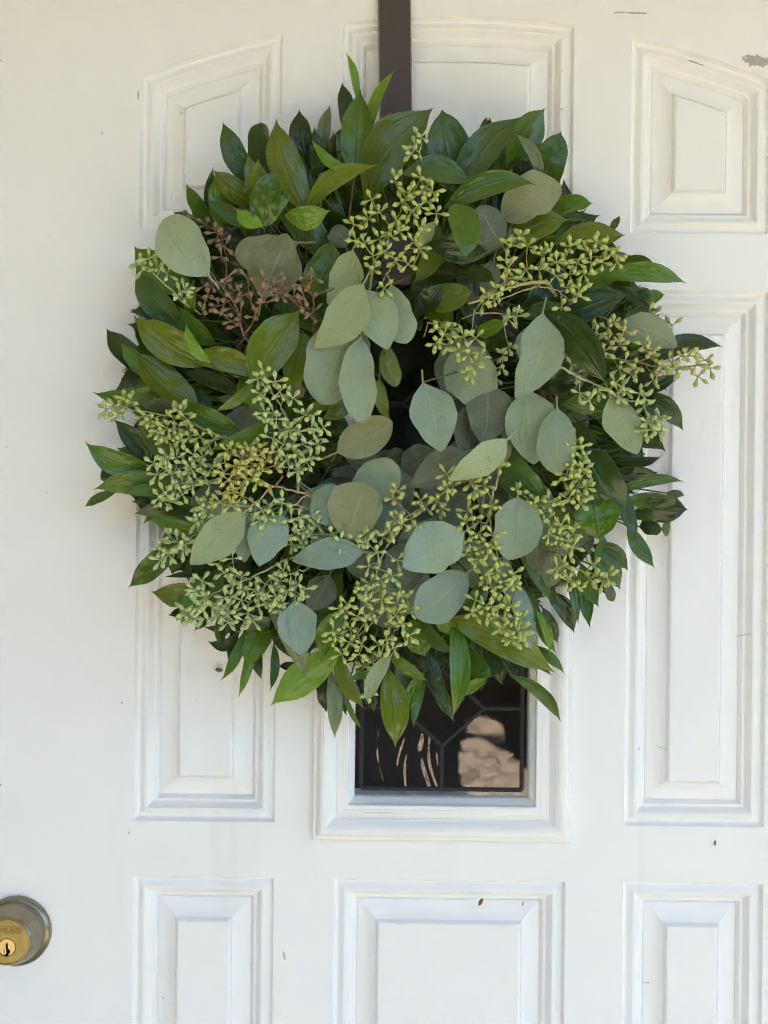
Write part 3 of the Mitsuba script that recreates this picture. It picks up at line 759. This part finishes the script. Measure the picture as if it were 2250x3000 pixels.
SPRAYS = '''\
y|1.1,-21,84,97,-13,116,97,1,143,97,11,165,97/0.9,-14,86,97,0,107,97,15,125,97|0,170,114 21,173,112 12,158,118 25,165,111 31,160,114 21,148,117 34,144,109 14,145,112 2,138,113 27,153,114 7,154,110 -12,146,108 -19,158,103 -22,141,104 -33,136,106 -31,124,104 -24,120,113 -12,126,105 -4,128,106 5,130,111 15,122,111 21,118,105 12,103,112 5,96,109 2,108,107 -7,113,110 -17,112,105 -7,86,105 21,132,112 -17,101,107
y|0.9,76,83,103,107,102,103,147,110,103,180,115,103|99,126,112 107,121,105 103,112,104 94,122,103 89,108,111 92,102,109 119,114,103 126,116,103 130,106,112 117,101,108 140,119,112 139,110,103 147,106,109 155,118,104 161,123,111 158,106,109 169,120,109 168,107,105 175,114,113 180,108,104 142,98,103 130,95,110 153,98,104 99,94,103 107,101,108 91,93,110
y|1.6,123,91,114,100,87,114,80,80,114,59,71,114/0.8,114,87,112,83,75,112|75,77,112 80,75,111 72,75,103 83,82,110 88,88,112
y|0.7,113,88,108,127,86,108,137,80,108,146,75,108/0.6,135,80,108,134,68,108|139,87,106 147,80,113 135,70,108 149,86,108
g|0.7,66,69,93,92,68,93,101,70,93|97,70,92 93,62,101 100,65,98 91,36,81 96,43,77 85,18,73 90,27,74 82,26,74
p2|1.1,144,37,92,166,35,92,179,33,92,217,27,92,259,28,92|163,51,103 174,57,94 180,62,93 187,56,96 189,52,93 175,47,97 183,43,99 171,38,99 165,46,94 161,55,94 202,43,98 206,39,100 209,33,97 188,29,99 192,18,102 197,25,94 184,23,95 214,19,98 210,14,98 217,24,102 224,31,98 228,23,99 234,35,97 239,35,101 245,27,101 254,32,95 258,25,93 248,18,95 231,24,96 212,75,71 219,73,64 233,65,68
g|1.1,129,28,102,148,17,102,172,6,102,175,-0,102/0.8,170,9,97,189,-1,97,202,-5,97,213,-22,97|150,2,105 158,-4,109 166,5,100 179,12,107 182,5,102 188,6,100 181,0,105 197,3,108 202,-0,105 203,-8,99 204,-20,109 212,-16,103 216,-18,105 208,-25,106 214,-28,101 204,-27,103 139,41,75 134,38,72 153,22,72 148,29,79
y|0.7,65,71,102,64,58,102,63,49,102/0.6,28,59,102,46,59,102,56,54,102/0.7,44,49,108,54,41,108,64,24,108|40,48,107 36,53,112 47,54,103 34,41,106 44,40,105 57,46,113 66,45,111 53,34,112 61,33,108 71,31,104 64,24,107 61,18,105
y|0.8,146,-34,102,148,-63,102,147,-84,102|146,-35,103 151,-40,109 146,-43,106 153,-49,104 143,-55,108 150,-57,113 153,-59,113 139,-62,108 137,-67,104 144,-66,111 153,-66,104 155,-72,109 146,-74,104 140,-82,113 151,-86,109 154,-79,107
y|0.8,102,-75,97,122,-95,97,133,-111,97,135,-126,97/1,135,-126,97,141,-134,97,158,-141,97,173,-144,97|102,-77,101 109,-91,105 113,-89,109 118,-85,103 123,-92,101 127,-84,104 135,-86,109 124,-99,103 129,-103,105 126,-111,109 133,-114,102 137,-103,107 144,-104,104 140,-112,100 148,-110,99 146,-120,109 143,-125,104 135,-115,103 133,-138,109 139,-137,105 142,-148,104 148,-151,102 162,-135,107 161,-147,101 168,-145,104 174,-142,107 171,-148,105
y|1.1,87,-55,108,81,-80,108,78,-97,108,72,-110,108,75,-138,108,77,-160,108,70,-171,108/1,77,-61,103,74,-85,103,72,-109,103/0.9,78,-97,108,86,-130,108,93,-166,108,100,-187,108|60,-92,110 64,-98,111 59,-102,116 68,-111,117 63,-117,110 81,-112,120 85,-116,110 76,-119,111 63,-127,110 71,-127,114 68,-132,116 79,-123,118 86,-132,111 71,-139,117 80,-138,110 84,-142,115 76,-144,112 87,-150,113 92,-149,109 98,-142,117 98,-150,110 80,-153,117 86,-158,113 67,-163,115 74,-169,116 66,-173,114 77,-174,118 81,-168,119 88,-166,112 91,-169,113 96,-167,118 85,-178,110 99,-178,113 104,-179,113 88,-185,120 95,-191,110 100,-188,116 106,-187,117 97,-194,117 107,-193,109
y|0.7,88,-56,108,65,-67,108,42,-75,108|43,-63,117 48,-71,110 44,-75,116 63,-71,114 66,-64,111 74,-62,116 66,-77,114 74,-73,110 84,-55,115 81,-89,112
p3|0.9,45,-75,97,24,-91,97,3,-103,97,-21,-119,97|5,-77,106 12,-75,105 1,-83,107 23,-84,100 13,-90,104 27,-90,98 7,-98,107 16,-100,107 2,-100,108 40,-91,99 37,-85,104 22,-108,104 -1,-110,100 -6,-115,101 -19,-111,109 -26,-115,108 -42,-115,101 18,-105,108
y|0.9,-2,-141,102,-10,-166,102,-24,-189,102,-37,-206,102/0.9,15,-160,102,4,-191,102,-6,-203,102|-34,-167,110 -37,-175,107 -40,-171,110 -17,-152,105 -25,-157,106 -9,-158,103 -20,-167,110 -7,-164,109 -27,-177,111 -20,-180,108 -14,-175,107 -2,-171,106 5,-167,111 9,-160,107 16,-172,109 4,-176,111 -0,-184,107 10,-183,110 16,-194,103 6,-192,105 -3,-196,112 -10,-201,104 3,-204,103 -38,-193,103 -45,-189,111 -33,-189,104 -45,-197,108 -39,-209,107 -33,-199,111 -22,-201,108 -25,-209,108 -15,-217,72 -22,-222,80 -7,-214,80 -17,-244,78
g|0.9,9,-107,103,-5,-125,103,-14,-152,103,-16,-178,103|-20,-118,114 -11,-127,111 -1,-110,113 9,-103,114 -18,-138,111 -8,-149,105 -20,-156,114 2,-145,116 6,-133,107 14,-162,105
g|1,-123,-100,97,-154,-112,97,-189,-132,97|-154,-92,102 -149,-89,100 -155,-101,103 -150,-106,99 -158,-105,101 -147,-98,98 -179,-115,103 -173,-120,102 -186,-126,106 -180,-131,103 -175,-129,100 -167,-126,109 -185,-135,108 -165,-122,106 -159,-119,101
g|1,-83,-133,97,-114,-149,97,-143,-162,97,-168,-179,97/0.9,-91,-142,95,-114,-169,95,-140,-182,95|-128,-132,103 -139,-137,103 -135,-144,103 -127,-146,99 -127,-153,103 -120,-147,107 -151,-150,106 -154,-158,108 -150,-164,106 -158,-158,107 -158,-169,108 -151,-172,109 -162,-178,107 -168,-176,103 -158,-182,106 -149,-179,106 -133,-164,108 -127,-163,106 -121,-166,103 -140,-173,101 -133,-173,102 -141,-181,101 -130,-178,106 -130,-185,107 -115,-178,101 -110,-183,104 -117,-183,108 -110,-158,102 -117,-158,99 -106,-162,105 -107,-171,102 -100,-169,100 -97,-158,102 -102,-154,99
g|0.8,-69,-142,102,-76,-144,102,-77,-165,102|-87,-142,104 -81,-145,107 -90,-150,104 -89,-156,103 -82,-158,109 -73,-154,113 -68,-157,112 -73,-163,106 -92,-162,113 -86,-168,103 -94,-168,104 -79,-169,103 -85,-173,103
g|0.7,-69,-92,93,-85,-94,93,-84,-113,93,-77,-125,93|-80,-101,99 -74,-99,101 -65,-98,97 -70,-107,101 -77,-114,97 -71,-118,102 -61,-106,99 -68,-114,98 -81,-122,94 -58,-104,97 -47,-113,107 -40,-119,112 -27,-116,105 -18,-112,106
g|1.2,-76,-62,108,-81,-29,108,-92,-6,108,-106,16,108|-102,16,120 -108,11,112 -105,-2,117 -100,3,113 -93,9,118 -90,1,117 -85,-2,112 -78,-5,119 -102,-16,115 -95,-16,114 -99,-23,120 -91,-22,119 -69,-17,114 -74,-23,118 -80,-26,112 -64,-20,117 -89,-30,112 -82,-30,118 -72,-31,121 -63,-29,118 -60,-35,111 -54,-27,117 -57,-42,116 -95,-37,116 -87,-41,113 -79,-42,114 -70,-41,116 -90,-47,112 -83,-52,118 -75,-49,114 -67,-54,114 -83,-59,112 -74,-62,114 -64,-52,121
y|1.1,-130,-36,93,-142,-33,93,-170,-20,93,-197,-15,93,-231,-10,93|-234,-13,95 -226,-12,93 -218,-4,96 -212,-6,103 -223,-18,93 -214,-22,96 -203,-19,94 -197,-21,100 -189,-25,97 -192,-30,93 -182,-29,102 -178,-21,96 -173,-12,100 -171,-15,97 -166,-21,102 -184,-37,93 -173,-26,95 -167,-30,95 -164,-35,95 -170,-37,101 -156,-35,98 -149,-42,96 -145,-37,98 -187,-33,102 -176,-36,98
g|0.9,-123,-66,93,-170,-61,93,-199,-58,93/0.9,-140,-67,93,-167,-78,93,-188,-86,93|-194,-56,99 -182,-52,102 -183,-61,101 -191,-66,99 -175,-52,99 -168,-55,96 -179,-65,99 -160,-49,104 -153,-50,98 -155,-57,98 -163,-60,101 -146,-60,101 -142,-59,96 -153,-66,99 -147,-73,102 -167,-69,95 -171,-72,95 -161,-74,103 -182,-81,104 -177,-80,95 -186,-88,95 -187,-84,101 -170,-82,97 -179,-88,102
w|1,-69,-80,103,-95,-74,103,-121,-62,103/0.8,-70,-82,106,-82,-93,106/1,-94,-74,106,-117,-94,106|-127,-46,109 -132,-47,114 -115,-44,111 -106,-44,112 -113,-51,116 -120,-53,114 -105,-51,118 -133,-56,118 -126,-59,116 -118,-59,118 -111,-57,111 -100,-54,114 -93,-58,112 -116,-65,116 -123,-69,110 -114,-72,119 -107,-69,113 -130,-70,117 -120,-76,119 -125,-81,119 -132,-83,113 -136,-87,118 -128,-90,120 -120,-82,110 -134,-64,117 -102,-62,117 -109,-67,114
g|0.8,-70,-91,97,-90,-88,97,-118,-95,97,-158,-107,97|-111,-91,101 -117,-98,100 -106,-102,103 -103,-94,109 -101,-101,103 -95,-84,101 -88,-87,105 -150,-93,103 -148,-101,105 -156,-102,103 -145,-98,102 -99,-91,99
p|0.6,-139,96,78,-140,118,78,-149,140,78|-173,147,87 -166,147,85 -157,143,80 -148,136,83 -147,130,84 -141,130,83 -139,123,88 -142,115,86
p|0.9,-121,48,93,-130,75,93,-145,94,93,-151,102,93/0.7,-121,50,91,-109,71,91/0.7,-131,77,91,-119,85,91,-120,97,91|-156,89,91 -149,90,92 -151,82,95 -160,84,90 -153,75,98 -149,79,89 -155,69,94 -140,92,91 -135,97,94 -145,73,89 -139,74,91 -138,65,99 -132,60,97 -128,57,90 -130,78,93 -132,72,88 -125,69,89 -119,69,90 -113,63,99 -110,75,91 -116,76,91 -124,83,89 -130,86,89 -125,92,99 -119,96,96
p|0.8,-73,70,108,-89,83,108,-97,89,108/0.8,-64,65,103,-66,82,103,-74,95,103|-103,90,117 -105,84,116 -96,86,115 -95,93,110 -98,82,109 -89,86,110 -83,87,107 -92,79,109 -103,74,115 -100,72,112 -85,74,107 -80,78,110 -86,69,116 -74,70,116 -78,79,115 -71,78,115 -73,85,117 -71,93,113 -66,89,111 -62,92,113 -58,90,110 -57,82,107 -55,75,110 -63,66,112 -66,62,108
g|0.9,-174,78,87,-194,97,87,-210,111,87|-210,113,87 -208,109,89 -206,104,90 -199,111,96 -193,104,91 -184,98,95 -174,84,94 -170,86,92 -173,80,90
g|0.7,21,192,93,21,214,93|20,212,94 16,205,94 13,197,97'''
WR = 'wreath'
tag(WR, 'round green wreath of glossy leaves, eucalyptus and yellow-green buds hanging on the door', 'wreath')
WC = np.array([.00673, 0, 1.59407])
def wp(x, z, h):
    return WC + np.array([x, -h, z]) / 1000

def interp(t, xs, ys):
    xs, ys = np.asarray(xs, float), np.asarray(ys, float)
    h = np.diff(xs); dl = np.diff(ys) / h
    m = np.concatenate([[dl[0]], np.where(dl[:-1] * dl[1:] > 0, 2 * dl[:-1] * dl[1:] / (dl[:-1] + dl[1:] + 1e-12), 0), [dl[-1]]])
    i = np.clip(np.searchsorted(xs, t, 'right') - 1, 0, len(xs) - 2)
    s = (t - xs[i]) / h[i]
    return ((1 + 2 * s) * (1 - s) ** 2 * ys[i] + s * (1 - s) ** 2 * h[i] * m[i] + s * s * (3 - 2 * s) * ys[i + 1] + s * s * (s - 1) * h[i] * m[i + 1])

SHAPES = {'lance': ([0, .05, .15, .30, .45, .60, .75, .87, .94, 1], [.07, .24, .60, .91, 1, .95, .72, .31, .09, 0]),
          'ovate': ([0, .04, .12, .26, .42, .60, .78, .90, .95, 1], [.08, .34, .74, .97, 1, .92, .70, .34, .10, 0]),
          'round': ([0, .05, .15, .30, .50, .68, .82, .92, .97, 1], [.08, .24, .56, .82, .98, 1, .90, .66, .42, 0]),
          'euc2': ([0, .03, .10, .22, .38, .52, .68, .82, .92, .975, 1], [.04, .12, .40, .80, 1, .99, .84, .58, .32, .14, .02]),
          'euc3': ([0, .03, .10, .22, .38, .55, .70, .84, .94, .985, 1], [.04, .13, .40, .72, .92, 1, .98, .78, .46, .20, .02]),
          'euc': ([0, .03, .10, .22, .38, .55, .70, .84, .94, .985, 1], [.04, .15, .48, .80, .97, 1, .94, .72, .42, .17, .02])}
TS = np.array([0, .035, .09, .16, .25, .35, .45, .55, .65, .74, .82, .885, .935, .97, 1.0])
US = np.array([-1, -.72, -.38, 0, .38, .72, 1])
leaf_no = [0]

def leaf_mesh(base, tip, width, cls, bow, roll, shape, fold, bend, wave, curl=0.0, petiole=None, twist=0.0):
    base, tip = np.asarray(base, float), np.asarray(tip, float)
    L = np.linalg.norm(tip - base)
    a = (tip - base) / L
    n = np.array([0, -1.0, 0]); n -= a * (n @ a); n /= np.linalg.norm(n)
    s = np.cross(n, a)
    t, u = TS[:, None], US[None, :]
    W = interp(TS, *SHAPES[shape])[:, None] * width / 2
    ph = rng.uniform(0, 6.28)
    hook = rng.uniform(-.055, .055)
    W = W * (1 + rng.uniform(-.10, .10) * np.sign(u))
    W = W * (1 + wave * .5 * np.sin(t * 17 + ph + 2 * np.sign(u)) * np.abs(u))
    ang = np.radians(roll) + np.radians(twist) * (t - .5)
    across = u * W
    lift = fold * np.abs(u) ** 1.4 * W + wave * W * np.sin(t * 11 + ph + 1.7 * np.sign(u)) * u * u * 1.3
    side = across * np.cos(ang) - lift * np.sin(ang) + bow * L * 4 * t * (1 - t) + hook * L * t ** 7
    out = across * np.sin(ang) + lift * np.cos(ang) + bend * L * 4 * t * (1 - t) - curl * L * np.clip(t - .72, 0, 1) ** 2 * 8
    pts = base + a * (t * L)[..., None] + s * side[..., None] + n * out[..., None]
    k = leaf_no[0] = leaf_no[0] + 1
    uv = np.stack(np.broadcast_arrays(k + .5 + u * .47 + 0 * t, cls + .02 + .96 * t + 0 * u), -1)
    r, c = len(TS), len(US)
    i, j = np.meshgrid(np.arange(r - 1), np.arange(c - 1), indexing='ij')
    q = np.stack([i * c + j, i * c + j + 1, (i + 1) * c + j + 1, (i + 1) * c + j], -1).reshape(-1, 4)
    mb = MB()
    mb.add(pts.reshape(-1, 3), np.vstack([q[:, [0, 1, 2]], q[:, [0, 2, 3]]]), uv.reshape(-1, 2))
    if petiole:
        d = -a * petiole + np.array([0, petiole * .45, 0]) + s * rng.uniform(-.3, .3) * petiole
        line = smooth_line([base + a * L * .05 + n * .0004, base + n * .0003, base + d * .55, base + d], 4)
        v, f = tube(line, np.linspace(.0007, .0009, len(line)), 5)
        mb.add(v, f, np.tile([k + .5, cls + .3], (len(v), 1)))
    return mb

stems_to = []
rows = [r.split() for r in LEAVES.strip().splitlines()]
for r in rows:
    bx, bz, bh, tx_, tz_, th, w = map(float, r[:7])
    cls, bow, roll = LEAF_KEY.index(r[7]), float(r[8]) / 100, float(r[9])
    bx, bz, bh = tx_ + (bx - tx_) * 1.14, tz_ + (bz - tz_) * 1.14, bh - 3      # the stalk end lies under its neighbours
    b, t = wp(bx, bz, bh), wp(tx_, tz_, th)
    ratio = w / max(1, math.hypot(tx_ - bx, tz_ - bz))
    rt = len(r) > 10
    mb = leaf_mesh(b, t, w / 1000, cls, bow, roll, 'round' if rt else ('ovate' if ratio > .55 else 'lance'), rng.uniform(.05, .30), rng.uniform(.02, .11),
                   rng.uniform(.01, .06), curl=.10 if rt else rng.uniform(-.02, .10), twist=rng.gauss(0, 14))
    part(WR, 'leaf', mb.ply('glossy_leaf', uv=True))
    stems_to.append((bx, bz, bh))
# leaves deeper in the ring, mostly hidden
for i in range(85):
    an = 2 * math.pi * (i * .618034 % 1) + rng.uniform(-.1, .1)
    rb = rng.uniform(58, 140)
    inner = i % 9 == 0
    da = rng.gauss(0, .5)
    ln, w, h = rng.uniform(64, 92), rng.uniform(28, 40), rng.uniform(9, 40)
    bx, bz = rb * math.cos(an), rb * math.sin(an)
    tx_, tz_ = bx + ln * math.cos(an + da), bz + ln * math.sin(an + da)
    if math.hypot(tx_, tz_) > 208:
        k = 208 / math.hypot(tx_, tz_); bx, bz, tx_, tz_ = bx * k, bz * k, tx_ * k, tz_ * k
    mb = leaf_mesh(wp(bx, bz, h), wp(tx_, tz_, h + rng.uniform(-10, 14)), w / 1000, rng.choice([0, 3, 3, 4, 0]), rng.uniform(-.06, .06), rng.gauss(0, 26), 'lance',
                   rng.uniform(.05, .3), rng.uniform(.0, .08), .04, twist=rng.gauss(0, 20))
    part(WR, 'leaf', mb.ply('glossy_leaf', uv=True))
    stems_to.append((bx, bz, h))
mass = MB()
for i in range(1800):
    an = 2 * math.pi * (i * .618034 % 1) + rng.uniform(-.1, .1)
    rb, ln, w, h = math.sqrt(rng.uniform(66 ** 2, 205 ** 2)), rng.uniform(54, 80), rng.uniform(24, 34), rng.uniform(6, 27)
    da = rng.gauss(0, .6)
    bx, bz = rb * math.cos(an), rb * math.sin(an)
    tx_, tz_ = bx + ln * math.cos(an + da), bz + ln * math.sin(an + da)
    dd = (an + .6 + math.pi) % (2 * math.pi) - math.pi      # the lower right side of the wreath is thinner
    rm = 249 + 8 * math.sin(an) - 30 * math.exp(-(dd / .5) ** 2) + rng.uniform(-22, 3)
    if math.hypot(tx_, tz_) > rm:
        k = rm / math.hypot(tx_, tz_); bx, bz, tx_, tz_ = bx * k, bz * k, tx_ * k, tz_ * k
    if min(math.hypot(bx - 18, bz), math.hypot(tx_ - 18, tz_)) < 54:
        continue
    mb = leaf_mesh(wp(bx, bz, h), wp(tx_, tz_, max(4, h + rng.uniform(-12, 10))), w / 1000, rng.choice([3, 3, 4, 0]), rng.uniform(-.06, .06), rng.gauss(0, 24), 'lance',
                   rng.uniform(.05, .3), rng.uniform(.0, .06), .03)
    mass.add(*mb.mesh(), np.vstack(mb.uv))
tag(part(WR, 'inner_leaves', mass.ply('glossy_leaf', uv=True)), kind='stuff')
extra = []
for i in range(26):                                    # more eucalyptus leaves tucked into the lower middle
    an = math.radians(rng.uniform(195, 372))
    rb, ln = rng.uniform(72, 150), rng.uniform(44, 58)
    bx, bz = rb * math.cos(an), rb * math.sin(an)
    a2 = rng.uniform(0, 6.28)
    h = rng.uniform(46, 80)
    extra.append(f'{bx:.0f} {bz:.0f} {h:.0f} {bx + ln * math.cos(a2):.0f} {bz + ln * math.sin(a2):.0f} {h + rng.uniform(-6, 6):.0f} {rng.uniform(36, 46):.0f} {rng.choice("DDGB")} 3 {rng.gauss(0, 16):.0f}')
for r in EUC.strip().splitlines() + extra:
    r = r.split()
    bx, bz, bh, tx_, tz_, th, w = map(float, r[:7])
    cls, bow, roll = EUC_KEY.index(r[7]), float(r[8]) / 100, float(r[9])
    mb = leaf_mesh(wp(bx, bz, bh), wp(tx_, tz_, th), w / 940, cls, bow, roll, rng.choice(['euc', 'euc2', 'euc2', 'euc3']), rng.uniform(-.18, .28), rng.uniform(-.04, .11), rng.uniform(.04, .13),
                   curl=rng.uniform(-.03, .09), petiole=rng.uniform(.009, .016), twist=rng.gauss(0, 10))
    part(WR, 'eucalyptus_leaf', mb.ply('waxy_leaf', uv=True))
    stems_to.append((bx, bz, bh))

# ring of twisted vines and the thin stems that tie the leaves to it
mb = MB()
for s_ in range(7):
    an = np.linspace(0, 2 * np.pi, 97)
    ph, tw = rng.uniform(0, 6.28), rng.choice([3, 4, 5])
    rr = 128 + 17 * np.cos(tw * an + ph) + 3 * np.sin(9 * an + s_)
    hh = 24 + 13 * np.sin(tw * an + ph)
    v, f = tube([wp(r_ * math.cos(a_), r_ * math.sin(a_), h_) for a_, r_, h_ in zip(an, rr, hh)], .0032 + .0006 * rng.random(), 6)
    mb.add(v, f)
part(WR, 'vine_ring', mb.ply('vine_bark'))
mb = MB()
for bx, bz, bh in stems_to:
    r_ = max(20.0, math.hypot(bx, bz))
    an = math.atan2(bz, bx) + rng.uniform(-.25, .25)
    q = np.array([126 * math.cos(an), 126 * math.sin(an), 26])
    if abs(r_ - 126) < 12:
        q = np.array([126 * math.cos(an + .25), 126 * math.sin(an + .25), 22])
    midp = (q + [bx, bz, bh]) / 2 + [0, 0, -5]
    line = smooth_line([wp(*q), wp(*midp), wp(bx, bz, bh)], 4)
    v, f = tube(line, np.linspace(.0012, .0007, len(line)), 5)
    mb.add(v, f, np.tile([.5, 6.5], (len(v), 1)))
part(WR, 'twigs', mb.ply('twig_bark', uv=True)); tag(WR + '__twigs', kind='stuff')

# seeded sprays: a branching stem with clusters of buds
BT = np.array([0, .5, 2.4, 4.0, 5.2, 6.4, 7.2, 7.7, 8.5, 9.6, 10.3]); BT = BT / BT[-1]
BR = np.array([.42, .46, .60, 1.05, 1.65, 2.05, 2.15, 2.05, 1.45, .55, .06])
BS = 6
def add_bud(mb, p, d, length, fat, cls, k):
    d = d / np.linalg.norm(d)
    a = np.cross(d, [.3, .2, .9]); a /= np.linalg.norm(a); b = np.cross(d, a)
    an = np.arange(BS) * 2 * np.pi / BS + k
    v = p + (BT * length)[:, None, None] * d + (BR * fat / 1000)[:, None, None] * (np.cos(an)[None, :, None] * a + np.sin(an)[None, :, None] * b)
    i, j = np.meshgrid(np.arange(len(BT) - 1), np.arange(BS), indexing='ij')
    kk = (j + 1) % BS
    q = np.stack([i * BS + j, i * BS + kk, (i + 1) * BS + kk, (i + 1) * BS + j], -1).reshape(-1, 4)
    uv = np.stack(np.broadcast_arrays(k + .5, cls + .02 + .96 * BT[:, None] + np.zeros((1, BS))), -1).reshape(-1, 2)
    mb.add(v.reshape(-1, 3), np.vstack([q[:, [0, 1, 2]], q[:, [0, 2, 3]]]), uv)

bud_no = 0
for line in SPRAYS.strip().splitlines():
    col, stems, umb = line.split('|')
    cls = BUD_KEY.index(col)
    SP = f'{WR}__seed_spray' + (f'_{_count["spray"]:03d}' if _count.get('spray') else '')
    if col == 'p':
        tag(SP, 'sprig of dusky reddish-brown buds among the upper left leaves')
    if col == 'w':
        tag(SP, 'sprig of yellower buds on orange-brown stalks at the left of the wreath')
    _count['spray'] = _count.get('spray', 0) + 1
    tw = MB()
    axis = []
    for s_ in stems.split('/'):
        v = list(map(float, s_.split(',')))
        pts = [wp(*v[i:i + 3]) for i in range(1, len(v), 3)]
        ln = smooth_line(pts, 7)
        ln = ln + nrg.normal(size=ln.shape) * .0005
        axis.append(ln)
        vv, ff = tube(ln, np.linspace(v[0], v[0] * .55, len(ln)) / 1000, 6)
        tw.add(vv, ff, np.tile([.5, cls + .5], (len(vv), 1)))
        root = pts[0] + np.array([rng.uniform(-8, 8), 25, rng.uniform(-8, 8)]) / 1000 - (pts[1] - pts[0]) * .3
        vv, ff = tube(smooth_line([root, pts[0] + [0, .006, 0], pts[0]], 4), v[0] / 1000, 6)
        tw.add(vv, ff, np.tile([.5, cls + .5], (len(vv), 1)))
    U = [wp(*map(float, q.split(','))) for q in umb.split()]
    allax = np.vstack(axis)
    U = [c for c in U if rng.random() > (.22 if col == 'p' else .02)]
    U.sort(key=lambda c: np.linalg.norm(allax - c, axis=1).min())
    joined = {}
    for i, c in enumerate(U):                        # each cluster grows from the stem or from a cluster nearer to it
        d1 = np.linalg.norm(allax - c, axis=1)
        best, at_ = d1.min(), allax[max(0, int(d1.argmin()) - 1)]
        for c2 in U[:i]:
            d2 = np.linalg.norm(c2 - c)
            if d2 < best * .75 and d2 > .004:
                best, at_ = d2, c2
        joined[i] = at_
    left = list(range(len(U)))
    while left:
        i = left.pop(0)
        grp = [i]
        if left:
            j = min(left, key=lambda j_: np.linalg.norm(U[j_] - U[i]))
            if np.linalg.norm(U[j] - U[i]) < .030:
                grp.append(j); left.remove(j)
        mb = MB()
        for g in grp:
            c = U[g]
            st = joined[g]
            d0 = c - st
            dist = np.linalg.norm(d0)
            if dist > .003:
                vv, ff = tube(smooth_line([st, (st + c) / 2 + nrg.normal(size=3) * .0008 + [0, .001, 0], c], 3), np.linspace(.0006, .00045, 7)[:len(smooth_line([st, c, c], 3))], 5)
                tw.add(vv, ff, np.tile([.5, cls + .5], (len(vv), 1)))
            d0 = d0 / max(dist, 1e-6)
            nb = rng.choice([4, 4, 5, 5] if col == 'y' else [3, 4, 4, 5]) if col != 'p' else rng.choice([2, 2, 3])
            ax0 = d0 * .55 + np.array([0, -.75, 0]) + nrg.normal(size=3) * .22
            ax0 /= np.linalg.norm(ax0)
            e1 = np.cross(ax0, [.3, .1, .95]); e1 /= np.linalg.norm(e1); e2 = np.cross(ax0, e1)
            a0 = rng.uniform(0, 6.28)
            for k in range(nb):
                bud_no += 1
                th_, az = rng.gauss(math.radians(66), .2), a0 + 2 * math.pi * k / max(1, nb - (nb > 4)) + rng.gauss(0, .16)
                if nb > 4 and k == nb - 1:
                    th_ = .2
                d = ax0 * math.cos(th_) + (e1 * math.cos(az) + e2 * math.sin(az)) * math.sin(th_)
                add_bud(mb, c - d0 * .001, d, rng.uniform(.0088, .0120), rng.uniform(.76, 1.06), cls, bud_no)
        part(SP, 'bud_cluster', mb.ply('bud_skin', uv=True))
    part(SP, 'stem', tw.ply('twig_bark', uv=True))

# ---------------------------------------------------------------- dry husks stuck to the door
def husk(x, z, ln, wd, ang, h, label):
    n = 9
    t = np.linspace(0, 1, n)
    p = np.stack([x + (t - .5) * ln * math.cos(ang), np.full(n, -h) - .0006 * np.sin(t * 3.1), z + (t - .5) * ln * math.sin(ang)], 1)
    r_ = wd / 2 * np.sin(np.pi * np.clip(t * .86 + .10, 0, 1)) ** .7 + .0001
    v, f = tube(p, r_, 7)
    v = v + (mikit.meshkit.noise(v * 900)[:, None] - .5) * .0009
    tag(part(None, 'dry_husk', ply((v, f), 'husk_skin', smooth=True)), label, 'dry husk')
husk(.0905, 1.1512, .0068, .0034, 1.1, .0052, 'small brown dry husk stuck below the top moulding of the lower middle panel')
husk(.1285, 1.1498, .0030, .0011, 1.4, .0040, 'tiny dark speck of husk on the lower middle panel, right of the brown one')
husk(-.147, 1.3560, .0060, .0042, -.2, .0022, 'pale tan dry husk on the tall left panel just below the wreath')
husk(.3010, 1.2055, .0050, .0013, 1.5, .0006, 'thin dark husk on the plain door below the tall right panel')
